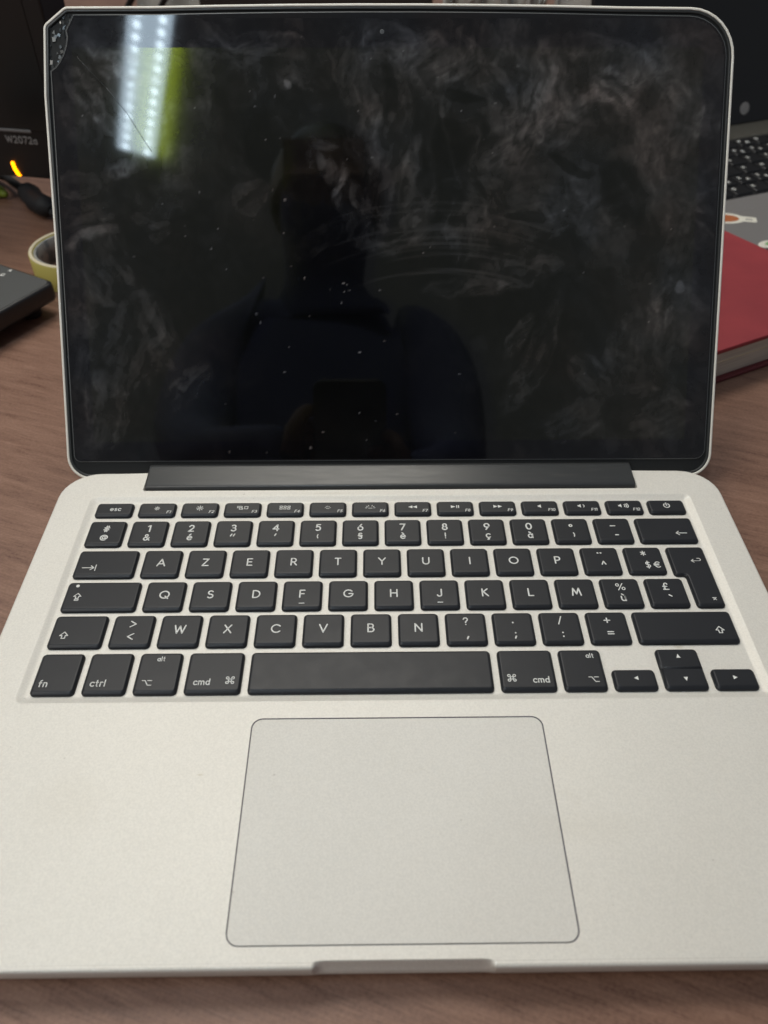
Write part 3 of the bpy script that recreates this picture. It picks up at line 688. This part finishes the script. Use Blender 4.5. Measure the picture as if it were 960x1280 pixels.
# glass material: clean black glass + greasy film, and a display layer with its own tilted greenish reflection
m = mat('screen_glass', (.0022, .0024, .003), .035, 0, .5); t = NT(m)
an = t.n('ShaderNodeAttribute', attribute_name='smudge'); sfac = an.outputs['Fac']
tc = t.n('ShaderNodeTexCoord'); sx = t.n('ShaderNodeSeparateXYZ'); t.l(tc.outputs['Object'], sx.inputs[0])
hue = t.ramp(t.noise(t.coord(), 28, 2), [(.35, (.66,.68,.76)), (.5, (.76,.71,.70)), (.65, (.86,.71,.66))])
dif = t.n('ShaderNodeBsdfDiffuse'); t.l(hue, dif.inputs['Color'])
f_ = t.math('MULTIPLY', sfac, .120)
mx = t.n('ShaderNodeMixShader'); t.l(t.math('MINIMUM', f_, .8), mx.inputs[0]); t.l(t.b.outputs[0], mx.inputs[1]); t.l(dif.outputs[0], mx.inputs[2])
t.l(t.math('ADD', .03, t.math('MULTIPLY', sfac, .06)), t.b.inputs['Roughness'])
gl = t.n('ShaderNodeBsdfGlossy'); gl.inputs['Color'].default_value = (.0118, .0128, .0001, 1); gl.inputs['Roughness'].default_value = .07
geo = t.n('ShaderNodeNewGeometry'); va = t.n('ShaderNodeVectorMath', operation='ADD'); va.inputs[1].default_value = (-.0095, 0, 0)
vn = t.n('ShaderNodeVectorMath', operation='NORMALIZE'); t.l(geo.outputs['Normal'], va.inputs[0]); t.l(va.outputs[0], vn.inputs[0]); t.l(vn.outputs[0], gl.inputs['Normal'])
ymask = t.math('MULTIPLY', t.math('LESS_THAN', sx.outputs['Y'], .1923), t.math('GREATER_THAN', sx.outputs['Y'], .0150))
xmask = t.math('LESS_THAN', t.math('ABSOLUTE', sx.outputs['X']), .1432)
mk = t.math('MULTIPLY', ymask, xmask); blk = t.n('ShaderNodeBsdfTransparent'); blk.inputs[0].default_value = (0, 0, 0, 1)
mg = t.n('ShaderNodeMixShader'); t.l(mk, mg.inputs[0]); t.l(blk.outputs[0], mg.inputs[1]); t.l(gl.outputs[0], mg.inputs[2])
ad = t.n('ShaderNodeAddShader'); t.l(mx.outputs[0], ad.inputs[0]); t.l(mg.outputs[0], ad.inputs[1]); t.l(ad.outputs[0], t.out.inputs['Surface'])
M['glass'] = m
glass = link('screen_glass', me, None, lid, [M['glass'], M['glass_edge']])
# crack line
q = MB(); pts = [(-128.4,175.3),(-124,170),(-119.5,164.2),(-116,158.6),(-112.6,153),(-109.1,147.8)]
q.tube([(x, y, .10) for x, y in pts], .13, 5, 0, .5); q.build('crack', M['crackline'], lid)
q = MB(); q.tube([(-141,188.5,.09),(-135,182,.09),(-128.4,175.3,.09)], .05, 5, 0, .5); q.build('crack', M['crackline'], lid)
# shards in the chipped corner
cc = chip_curve(); rs = random.Random(5)
hole = cc + [(-154.0,183.0),(-154.2,199.6),(-153.4,201.0),(-146.2,206.3),(-144.6,207.2)]
def in_hole(x, y):
    c_ = False
    for i in range(len(hole)):
        (xa, ya), (xb, yb) = hole[i-1], hole[i]
        if (ya > y) != (yb > y) and x < (xb-xa)*(y-ya)/(yb-ya)+xa: c_ = not c_
    return c_
pts_ = []
while len(pts_) < 46:
    x, y = rs.uniform(-154.2,-141), rs.uniform(182.6,207)
    if in_hole(x, y) and all(math.hypot(x-a, y-b_) > 1.35 for a, b_ in pts_): pts_.append((x, y))
    elif rs.random() < .0008: break
for x, y in pts_:
    n_ = rs.choice([3, 4, 4, 5]); a0 = rs.uniform(0, 360); rr_ = rs.uniform(.55, 1.25)
    p_ = [(x+rr_*rs.uniform(.6,1.15)*math.cos(R(a0+k*360/n_)), y+rr_*rs.uniform(.8,1.5)*math.sin(R(a0+k*360/n_))) for k in range(n_)]
    p_ = [v_ if in_hole(*v_) else (x, y+.1*k) for k, v_ in enumerate(p_)]
    tx_, ty_ = rs.uniform(-.22,.22), rs.uniform(-.22,.22); q = MB()
    lo = [(a, b_, -.74) for a, b_ in p_]; hi = [(a, b_, -.42+(a-x)*tx_+(b_-y)*ty_) for a, b_ in p_]
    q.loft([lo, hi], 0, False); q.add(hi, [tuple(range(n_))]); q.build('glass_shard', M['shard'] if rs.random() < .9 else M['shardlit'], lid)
q = MB(); q.tube([(x, y, .04) for x, y in chip_curve()], .13, 5, 0, .5); q.build('chipped_edge', M['glass_edge'], lid)
q = MB(); q.solid([(-3.2+1.0*math.cos(R(a)), 199+1.0*math.sin(R(a))) for a in range(0,360,24)], [(0,.06),(0,.085),(.15,.09)]); q.build('webcam', M['glass_edge'], lid)

# ---------------------------------------------------------------- red book
bk = empty('red_book', (190.5, 300, TZ), 'thick red cloth-bound book lying behind the silver laptop on the right', 'book')
fd = Vector((.8965, .443)).normalized(); rd = Vector((-.535, .845)).normalized()
cr = Vector((303.5-190.5, 362.5-300)); fl = cr-fd*205
def bq(inf, inr, z0, z1, mi=0, q=None):
    a = fl+fd*inr+rd*inf; b_ = cr-fd*inr+rd*inf; c_ = cr-fd*inr+rd*(165-inf); d_ = fl+fd*inr+rd*(165-inf)
    o = rpoly([(a.x,a.y,1),(b_.x,b_.y,1),(c_.x,c_.y,1),(d_.x,d_.y,1)], 3)
    q = q or MB(); q.solid(o, [(.5,z0),(.1,z0+.4),(0,z0+.8),(0,z1-.8),(.1,z1-.3),(.5,z1)], mi); return q
bq(0, 0, 0, 2.6).build('back_cover', M['redin'], bk); bq(3.2, 3.2, 2.4, 21.9).build('page_block', M['pages'], bk); bq(0, 0, 21.8, 24.6).build('front_cover', M['red'], bk)
q = MB(); a = fl+fd*4+rd*3.0; c_ = cr-fd*4+rd*3.0
q.tube([(a.x,a.y,13.5),(c_.x,c_.y,13.0)], .35, 6); q.build('page_gap', M['taperim'], bk)

# ---------------------------------------------------------------- the other laptop, right
l2 = empty('grey_laptop', (262, 455, TZ), 'open grey laptop with black keys and stickers, standing behind the red book', 'laptop', rz=R(22))
h = -2-TZ
q = MB(); q.solid(rrect(5, 345, 0, 232, 8, 6), [(4,.8),(.6,2.2),(0,4),(0,h-1.2),(.3,h-.3),(1,h)]); q.build('base', M['grey'], l2)
q = MB(); q.solid(rrect(12, 338, 187, 220, 2, 3), [(0,h-.2),(0,h+.5),(.6,h+.9)]); q.build('hinge_strip', M['hingegrey'], l2)
q = MB(); q.solid(rrect(14, 336, 79.5, 186.5, 3, 4), [(0,h-.3),(0,h+.2),(.3,h+.3)]); q.build('keyboard_bed', M['blackplastic'], l2)
kme = None
for r_ in range(6):
    for c2 in range(16):
        x = 17+c2*19.9; y = 82+r_*17.3; dp = 15.0 if r_ < 5 else 13
        q = MB(); q.solid(rrect(0, 17.2, 0, dp, 1.2, 2), [(0,h+.2),(0,h+1.4),(.8,h+2.0)])
        if r_ < 5 and kme: me_ = kme
        else: me_ = q.mesh('key'); me_.materials.append(M['blackplastic']); kme = kme or me_
        o = bpy.data.objects.new('key', me_); C.objects.link(o); o.parent = l2; o.location = (x*S, y*S, 0)
        if c2 < 13:
            q = MB(); rr = random.Random(r_*31+c2); nmk = rr.choice([1, 1, 2])
            for z_ in range(nmk): put(q, (rr.choice('AEGHKMNRSXZ24578'), 4.5+z_*6, 9.5-z_*4, 3.0, .2), h+2.03)
            if (r_, c2) == (0, 7): q = MB(); put(q, (['dot'], 8, 8, 6), h+2.05)
            ob = q.build('legend', M['legend'], o)
# lid of the other laptop
q = MB(); q.solid(rrect(8, 342, 0, 222, 7, 5), [(1,-5),(0,-4.2),(0,-.6),(.6,0)])
ld = q.build('lid', M['blackplastic'], l2); ld.location = (0, 217*S, (h+1.2)*S); ld.rotation_euler = (R(74), 0, 0)
q = MB(); q.solid(rrect(22, 328, 28, 210, 1, 2), [(0,0),(0,.15)]); q.build('screen', M['monscreen'], ld)
q = MB(); q.solid([(180+5.5*math.cos(R(a)), 13+5.5*math.sin(R(a))) for a in range(0,360,15)], [(0,0),(0,.12),(.2,.16)], 0)
put(q, ('l', 178.6, 14, 5, .16, .3), .2); put(q, ('l', 181.6, 12, 5, .16, .3), .2); q.build('round_emblem', M['print'], ld)
# stickers
def l2l(x, y):
    d_ = Vector((x-262, y-455)); c_, s_ = math.cos(R(22)), math.sin(R(22)); return (d_.x*c_+d_.y*s_, -d_.x*s_+d_.y*c_)
sc = l2l(261.5, 511.5)
o_ = [(sc[0]+15*math.cos(R(a)), sc[1]+9.5*math.sin(R(a))) for a in range(25, 336, 12)]+[(sc[0]+22, sc[1]-7.0), (sc[0]+24, sc[1]+1.5)]
ca, sa = math.cos(R(-24)), math.sin(R(-24))
rotp = lambda P_: [(sc[0]+(x-sc[0])*ca-(y-sc[1])*sa, sc[1]+(x-sc[0])*sa+(y-sc[1])*ca) for x, y in P_]
st = MB(); st.solid(rotp(o_), [(0,h),(0,h+.12)], 0, False); st.solid(rotp([(sc[0]-1+11.5*math.cos(R(a)), sc[1]+6.5*math.sin(R(a))) for a in range(0,360,15)]), [(0,h+.1),(0,h+.2)], 1, False)
st.solid(rotp([(sc[0]+15,sc[1]-2.6),(sc[0]+20,sc[1]-3.2),(sc[0]+20,sc[1]-1.2),(sc[0]+15,sc[1]-.6)]), [(0,h+.1),(0,h+.2)], 2, False)
st.build('sticker', [M['white'], M['orange'], M['print']], l2)
s2 = l2l(279, 467)
st = MB(); st.solid([(s2[0]+9*math.cos(R(a)), s2[1]+5.5*math.sin(R(a))) for a in range(0,360,15)], [(0,h),(0,h+.12)], 0, False); st.solid([(s2[0]+2+5.5*math.cos(R(a)), s2[1]+3*math.sin(R(a))) for a in range(0,360,15)], [(0,h+.1),(0,h+.2)], 1, False)
st.build('sticker', [M['white'], M['greenprint']], l2)
st = MB(); a = l2l(272, 525.5); b_ = l2l(289, 529.2); st.tube([(a[0],a[1],h+.05),(b_[0],b_[1],h+.05)], .35, 6, 0, .3); st.build('printed_line', M['print'], l2)

# ---------------------------------------------------------------- monitor, left
mn = empty('monitor', (-231, 545, TZ), 'black desktop monitor with glowing orange power light at the far left', 'monitor', rz=R(-11.5))
def mloc(x, z): return x, z-TZ
MZ0 = 13-TZ
q = MB(); q.box(-480, 0, 0, 32, MZ0, MZ0+300, 0, 1.5); mb_ = q.build('bezel', M['monplastic'], mn)
q = MB(); q.solid(rrect(.02, .5, 1.6, 31, .2, 2), [(0,MZ0+3),(0,MZ0+298)], 0, False); q.build('side_panel', M['monside'], mn)
q = MB(); q.box(-462, -13, -.6, .3, MZ0+36.2, MZ0+284, 0, .25); q.build('screen', M['monscreen'], mn)
q = MB(); q.box(-110, -34.0, -1.0, .2, MZ0+34.4, MZ0+36.4, 0, .2); q.build('trim_strip', M['silver'], mn)
# lettering on the bezel: built in xy then stood up
q = MB(); put(q, ('W2072a', 0, 0, 4.6, .17), 0)
tx = q.build('model_lettering', M['print'], mn); tx.rotation_euler = (R(90), 0, 0); tx.location = (-44.5*S, -.05*S, (MZ0+28.6)*S)
q = MB(); q.tube([(-57.6,-.4,MZ0+10.8),(-57.2,-.5,MZ0+6.8),(-55.8,-.5,MZ0+2.9)], 1.35, 8); q.tube([(-56.0,-.5,MZ0+2.2),(-54.4,-.5,MZ0+1.7)], .8, 8); q.build('power_light', M['led'], mn)
q = MB(); q.box(-270, -210, 20, 45, 3, MZ0+60, 0, 2); q.build('stand_neck', M['monplastic'], mn)
q = MB(); q.solid(rrect(-350, -130, -20, 150, 20, 5), [(1,0),(0,1),(0,5),(2,8)]); q.build('stand_foot', M['monplastic'], mn)

# ---------------------------------------------------------------- cable and plug below the monitor
def catmull(P_, n=8):
    out = []; P_ = [Vector(p) for p in P_]; Q = [P_[0]*2-P_[1]]+P_+[P_[-1]*2-P_[-2]]
    for i in range(1, len(Q)-2):
        for k in range(n):
            t_ = k/n; a, b_, c_, d_ = Q[i-1:i+3]
            out.append(.5*((2*b_)+(c_-a)*t_+(2*a-5*b_+4*c_-d_)*t_*t_+(3*b_-a-3*c_+d_)*t_**3))
    return out+[P_[-1]]
cb = empty('power_cable', (-290, 590, TZ), 'black cable with a thick plug lying under the monitor edge', 'cable')
rel = lambda P_, o_: [(x-o_[0], y-o_[1], z-o_[2]) for x, y, z in P_]
CO = (-290, 590, TZ)
q = MB(); q.tube(catmull(rel([(-420,640,-9),(-345,622,-9),(-322,608,-6),(-308,592,-5),(-296,580,-7),(-288,570,-8)], CO)), 3.4, 8); q.build('cord', M['rubber'], cb)
q = MB(); q.tube(catmull(rel([(-291,575,-7),(-283,562,-4),(-276,550,-3.5),(-266,541,-4)], CO), 4), 8.5, 10); q.tube(catmull(rel([(-268,543,-5),(-250,532,-8),(-225,548,-9),(-200,600,-9.5)], CO)), 3.2, 8); q.build('plug', M['rubber'], cb)
gp = empty('lime_green_cap', (-312, 583, TZ), 'small lime green plastic piece at the left beside the black cable', 'plastic cap')
q = MB(); q.tube([(-22,8,5),(-12,4,5),(-5,-1,5)], 5, 12); q.build('shell', M['limegreen'], gp)
q = MB(); q.tube([(-3.5,-2,4.8),(0,-4.5,4.5)], 3.0, 10); q.build('tip', M['limegreen'], gp)

# ---------------------------------------------------------------- tape roll
tr = empty('tape_roll', (-215, 452, TZ), 'roll of yellow adhesive tape lying flat, half hidden behind the screen', 'tape roll')
def ring(r0, r1, z0, z1, m_, nm, n=64):
    q = MB(); pr_ = [(r1,z0),(r1,z1-.4),(r1-.4,z1),(r0+.4,z1),(r0,z1-.4),(r0,z0)]
    q.loft([[(r_*math.cos(2*math.pi*k/n), r_*math.sin(2*math.pi*k/n), z_) for k in range(n)] for r_, z_ in pr_+[pr_[0]]], 0, True); return q.build(nm, m_, tr)
ring(29.6, 32.6, 0, 18.2, M['tape'], 'tape_wrap'); ring(29.9, 32.3, 18.15, 18.7, M['taperim'], 'tape_edge'); ring(27.6, 29.55, 0, 17.6, M['core'], 'cardboard_core')

# ---------------------------------------------------------------- dark grey desk device, left
dv = empty('desk_device', (-213, 395, TZ), 'dark grey flat plastic desk device with black edge, left of the tape roll', 'electronic device')
e1 = Vector((-.861,.509)); e2 = Vector((-.5,-.866)); cn = Vector((0, 0))
def dq(ins, ln1=150, ln2=120): 
    a = cn+e1*ins+e2*ins; b_ = cn+e1*ln1+e2*ins; c_ = cn+e1*ln1+e2*ln2; d_ = cn+e1*ins+e2*ln2
    return [(a.x,a.y,5),(b_.x,b_.y,5),(c_.x,c_.y,5),(d_.x,d_.y,5)]
dh = 8-TZ
q = MB(); q.solid(rpoly(dq(0), 6), [(3.5,dh-13.5),(1,dh-12),(0,dh-10),(0,dh-2.0),(.5,dh-.8),(1.6,dh-.3)]); q.build('body', M['blackplastic'], dv)
q = MB(); q.solid(rpoly(dq(1.8), 6), [(0,dh-.6),(0,dh-.1),(.4,dh+.05)]); q.build('top_panel', M['devtop'], dv)
q = MB(); q.solid(rpoly(dq(7), 6), [(0,dh-16),(0,dh-12.4)]); q.build('underside', M['blackplastic'], dv)
for a, b_ in ((14, 14), (120, 14), (14, 100)):
    p_ = e1*a+e2*b_; q = MB(); q.solid([(p_.x+6*math.cos(R(k)), p_.y+6*math.sin(R(k))) for k in range(0,360,24)], [(.5,0),(0,.5),(0,dh-15)]); q.build('foot', M['rubber'], dv)
q = MB(); put(q, (['T<'], -246.6+213, 409.6-395, 3.0), dh+.1); put(q, ('C', -249.3+213, 403.8-395, 2.6, .3), dh+.1); q.build('printed_symbol', M['legend'], dv)

# ---------------------------------------------------------------- things far behind the screen
bx = empty('dark_box', (-60, 830, TZ), 'dark brown box standing far behind the screen', 'box')
q = MB(); q.box(-118, 112, 0, 120, 0, 150, 0, 3); q.build('carton', M['brown'], bx)
q = MB(); q.box(-119, 113, -1, 121, 128, 156, 0, 2); q.build('box_lid', M['brown'], bx)
pp = empty('paper_stack', (200, 800, TZ), 'white paper pad standing upright behind the screen, right of the grey papers', 'paper pad')
q = MB(); q.box(-30, 36, 0, 14, 0, 132, 0, 1); q.build('sheets', M['paper'], pp)
q = MB(); q.box(-31, -29, -1, 15, 0, 133, 0, .4); q.build('binding', M['crumple'], pp)
q = MB(); o_ = []
N1 = 26
for j in range(10):
    o_.append([(58+ (i/(N1-1))*100, 790+16*math.sin(i*.9+j*.7)+random.uniform(-5,5), TZ+j*13.2+random.uniform(-3,3)) for i in range(N1)])
q.loft(o_, 0, False, False)
q.loft([[(x, y+2.0, z) for x, y, z in r_] for r_ in o_][::-1], 0, False, False)
tag(q.build('crumpled_paper', M['crumple']), 'crumpled grey paper between the dark box and the white pad', 'paper')
for k, (P_, lb) in enumerate([([(-330,900,TZ+4),(-280,880,30),(-255,860,70),(-225,850,96),(-190,850,110)], 'thin black cable rising on the left of the dark box'),
                              ([(-290,930,TZ+4),(-250,920,40),(-215,905,80),(-170,900,120)], 'black cable hanging close beside the dark box')]):
    q = MB(); q.tube(catmull(P_), 3.2, 8); tag(q.build('cable', M['rubber']), lb, 'cable')
cl = empty('grey_cloth', (-215, 960, TZ), 'grey folded cloth behind the black cables', 'cloth')
q = MB(); rows_ = [[(-60+i*6, 10*math.sin(i*.8)+j*3, j*16) for i in range(18)] for j in range(10)]; q.loft(rows_, 0, True, False); q.loft([[(x,y+1.5,z) for x,y,z in r_] for r_ in rows_][::-1], 0, True, False); q.build('fabric', M['crumple'], cl)

# ---------------------------------------------------------------- ceiling strip lamp (seen mirrored in the screen)
p0 = Vector((-673, -968, 1704)); dr = Vector((.342, .94, 0)).normalized(); sd = Vector((dr.y, -dr.x, 0))
lp = empty('ceiling_lamp', p0, 'long white strip lamp with two rows of light points', 'lamp', rz=math.atan2(dr.y, dr.x))
q = MB(); q.box(0, 1250, -56, 56, 3, 45, 0, 2); q.build('housing', M['lampbody'], lp)
q = MB(); q.box(4, 1246, -52, 52, -1, 2.6, 0, .8); q.build('diffuser', M['diffuser'], lp)
q = MB()
for i in range(38):
    for s_ in (-29, 29): q.solid([(18+i*32.5+9*math.cos(R(a)), s_+9*math.sin(R(a))) for a in range(0,360,40)], [(2,-3.4),(0,-2.6),(0,-.8)])
q.build('light_points', M['ledspot'], lp)['kind'] = 'stuff'

# ---------------------------------------------------------------- person with a phone (seen mirrored in the screen)
fw = Vector((.01044, .72164, -.69219)); rt = Vector((.99993, -.01176, .00282)); upv = Vector((.0061, .69217, .72171))
cp = Vector((-7.333, -75.19, 251.44))
ph = empty('phone', cp, 'black mobile phone held up above the laptop', 'phone')
ph.rotation_euler = cam.rotation_euler.copy()
q = MB(); q.solid(rrect(-60, 11, -131, 14, 10, 6), [(1.2,9.5),(.2,8.8),(0,7.5),(0,3.2),(.2,2.2),(1.2,1.6)][::-1]); q.build('body', M['phone'], ph)
def skin(name, chains, m_, parent, sub=2):
    vs = []; es = []; rad = []
    for ch in chains:
        st_ = None
        for k, it in enumerate(ch):
            if isinstance(it, int): st_ = it; continue
            vs.append(tuple(c*S for c in it[:3])); rad.append(it[3]*S if not isinstance(it[3], tuple) else tuple(c*S for c in it[3]))
            i = len(vs)-1
            if st_ is not None: es.append((st_, i))
            st_ = i
    me = bpy.data.meshes.new(name); me.from_pydata(vs, es, []); o = bpy.data.objects.new(name, me); C.objects.link(o); me.materials.append(m_)
    md = o.modifiers.new('s', 'SKIN'); md.use_smooth_shade = True
    for i, d_ in enumerate(me.skin_vertices[0].data):
        r_ = rad[i]; d_.radius = r_ if isinstance(r_, tuple) else (r_, r_)
    me.skin_vertices[0].data[0].use_root = True
    o.modifiers.new('u', 'SUBSURF').levels = sub; o.modifiers['u'].render_levels = sub
    dg = bpy.context.evaluated_depsgraph_get(); dg.update()
    m2 = bpy.data.meshes.new_from_object(o.evaluated_get(dg)); o.modifiers.clear(); o.data = m2
    if parent: o.parent = parent
    return o
pe = empty('person', (-80, -420, 0), 'person in a navy shirt leaning over the laptop and holding the phone', 'person')
O = (-80, -420, 0)
def rl(x, y, z, r): return (x-O[0], y-O[1], z-O[2], r)
body = skin('body', [
    [rl(-80,-470,-60,(150,110)), rl(-80,-440,120,(150,105)), rl(-80,-395,300,(160,110)), rl(-78,-350,440,(170,105)), rl(-78,-320,530,(110,80)), rl(-76,-285,585,(52,52)), rl(-74,-250,625,(66,62)), rl(-72,-222,672,(72,88)), rl(-71,-200,735,(62,70))],
    [3, rl(-175,-335,528,(64,62)), rl(-225,-325,500,62), rl(-238,-300,400,56), rl(-232,-260,310,50), rl(-190,-180,250,30), rl(-118,-118,222,22), rl(-92,-108,214,(24,18))],
    [3, rl(20,-335,530,(64,62)), rl(72,-325,504,62), rl(84,-295,395,56), rl(80,-260,310,50), rl(85,-180,240,30), rl(48,-130,200,22), rl(22,-120,190,(24,18))],
    ], M['shirt'], pe)
hr = MB(); n_ = 18
L = []
for j in range(9):
    a = R(90-j*13); rr_ = math.cos(a); zz = math.sin(a)
    L.append([(-72+80*rr_*math.cos(R(k*20))+80, -222+16*zz+88*rr_*math.sin(R(k*20))+420-8, 690+92*zz) for k in range(n_)])
hr.loft(L[::-1], 0, True); hr.build('hair', M['hair'], pe)
# face and hands
fc = skin('face', [[rl(-72,-186,690,(52,30)), rl(-72,-184,650,(50,30)), rl(-73,-200,612,(34,24))], [0, rl(-72,-150,668,9), rl(-72,-146,655,11)]], M['skin'], pe)
for s_, hx, hy, hz in ((-1, -84, -104, 212), (1, 16, -116, 190)):
    w0 = Vector((hx, hy, hz)); ch = [[rl(*(w0+rt*s_*14), 15), rl(*w0, (17,12))]]
    for k in range(4):
        b0 = w0+upv*(14-k*13)+rt*s_*2-fw*2; mid = b0-rt*s_*16-fw*14+upv*2; tip = mid-rt*s_*18-fw*(-1+k*.4)
        ch.append([1, rl(*b0, 8.5), rl(*mid, 8), rl(*tip, 7)])
    ch.append([1, rl(*(w0+upv*20+fw*2), 9), rl(*(w0+upv*30-rt*s_*6-fw*12), 8), rl(*(w0+upv*36-rt*s_*18-fw*14), 7)])
    skin('hand', ch, M['skin'], pe)
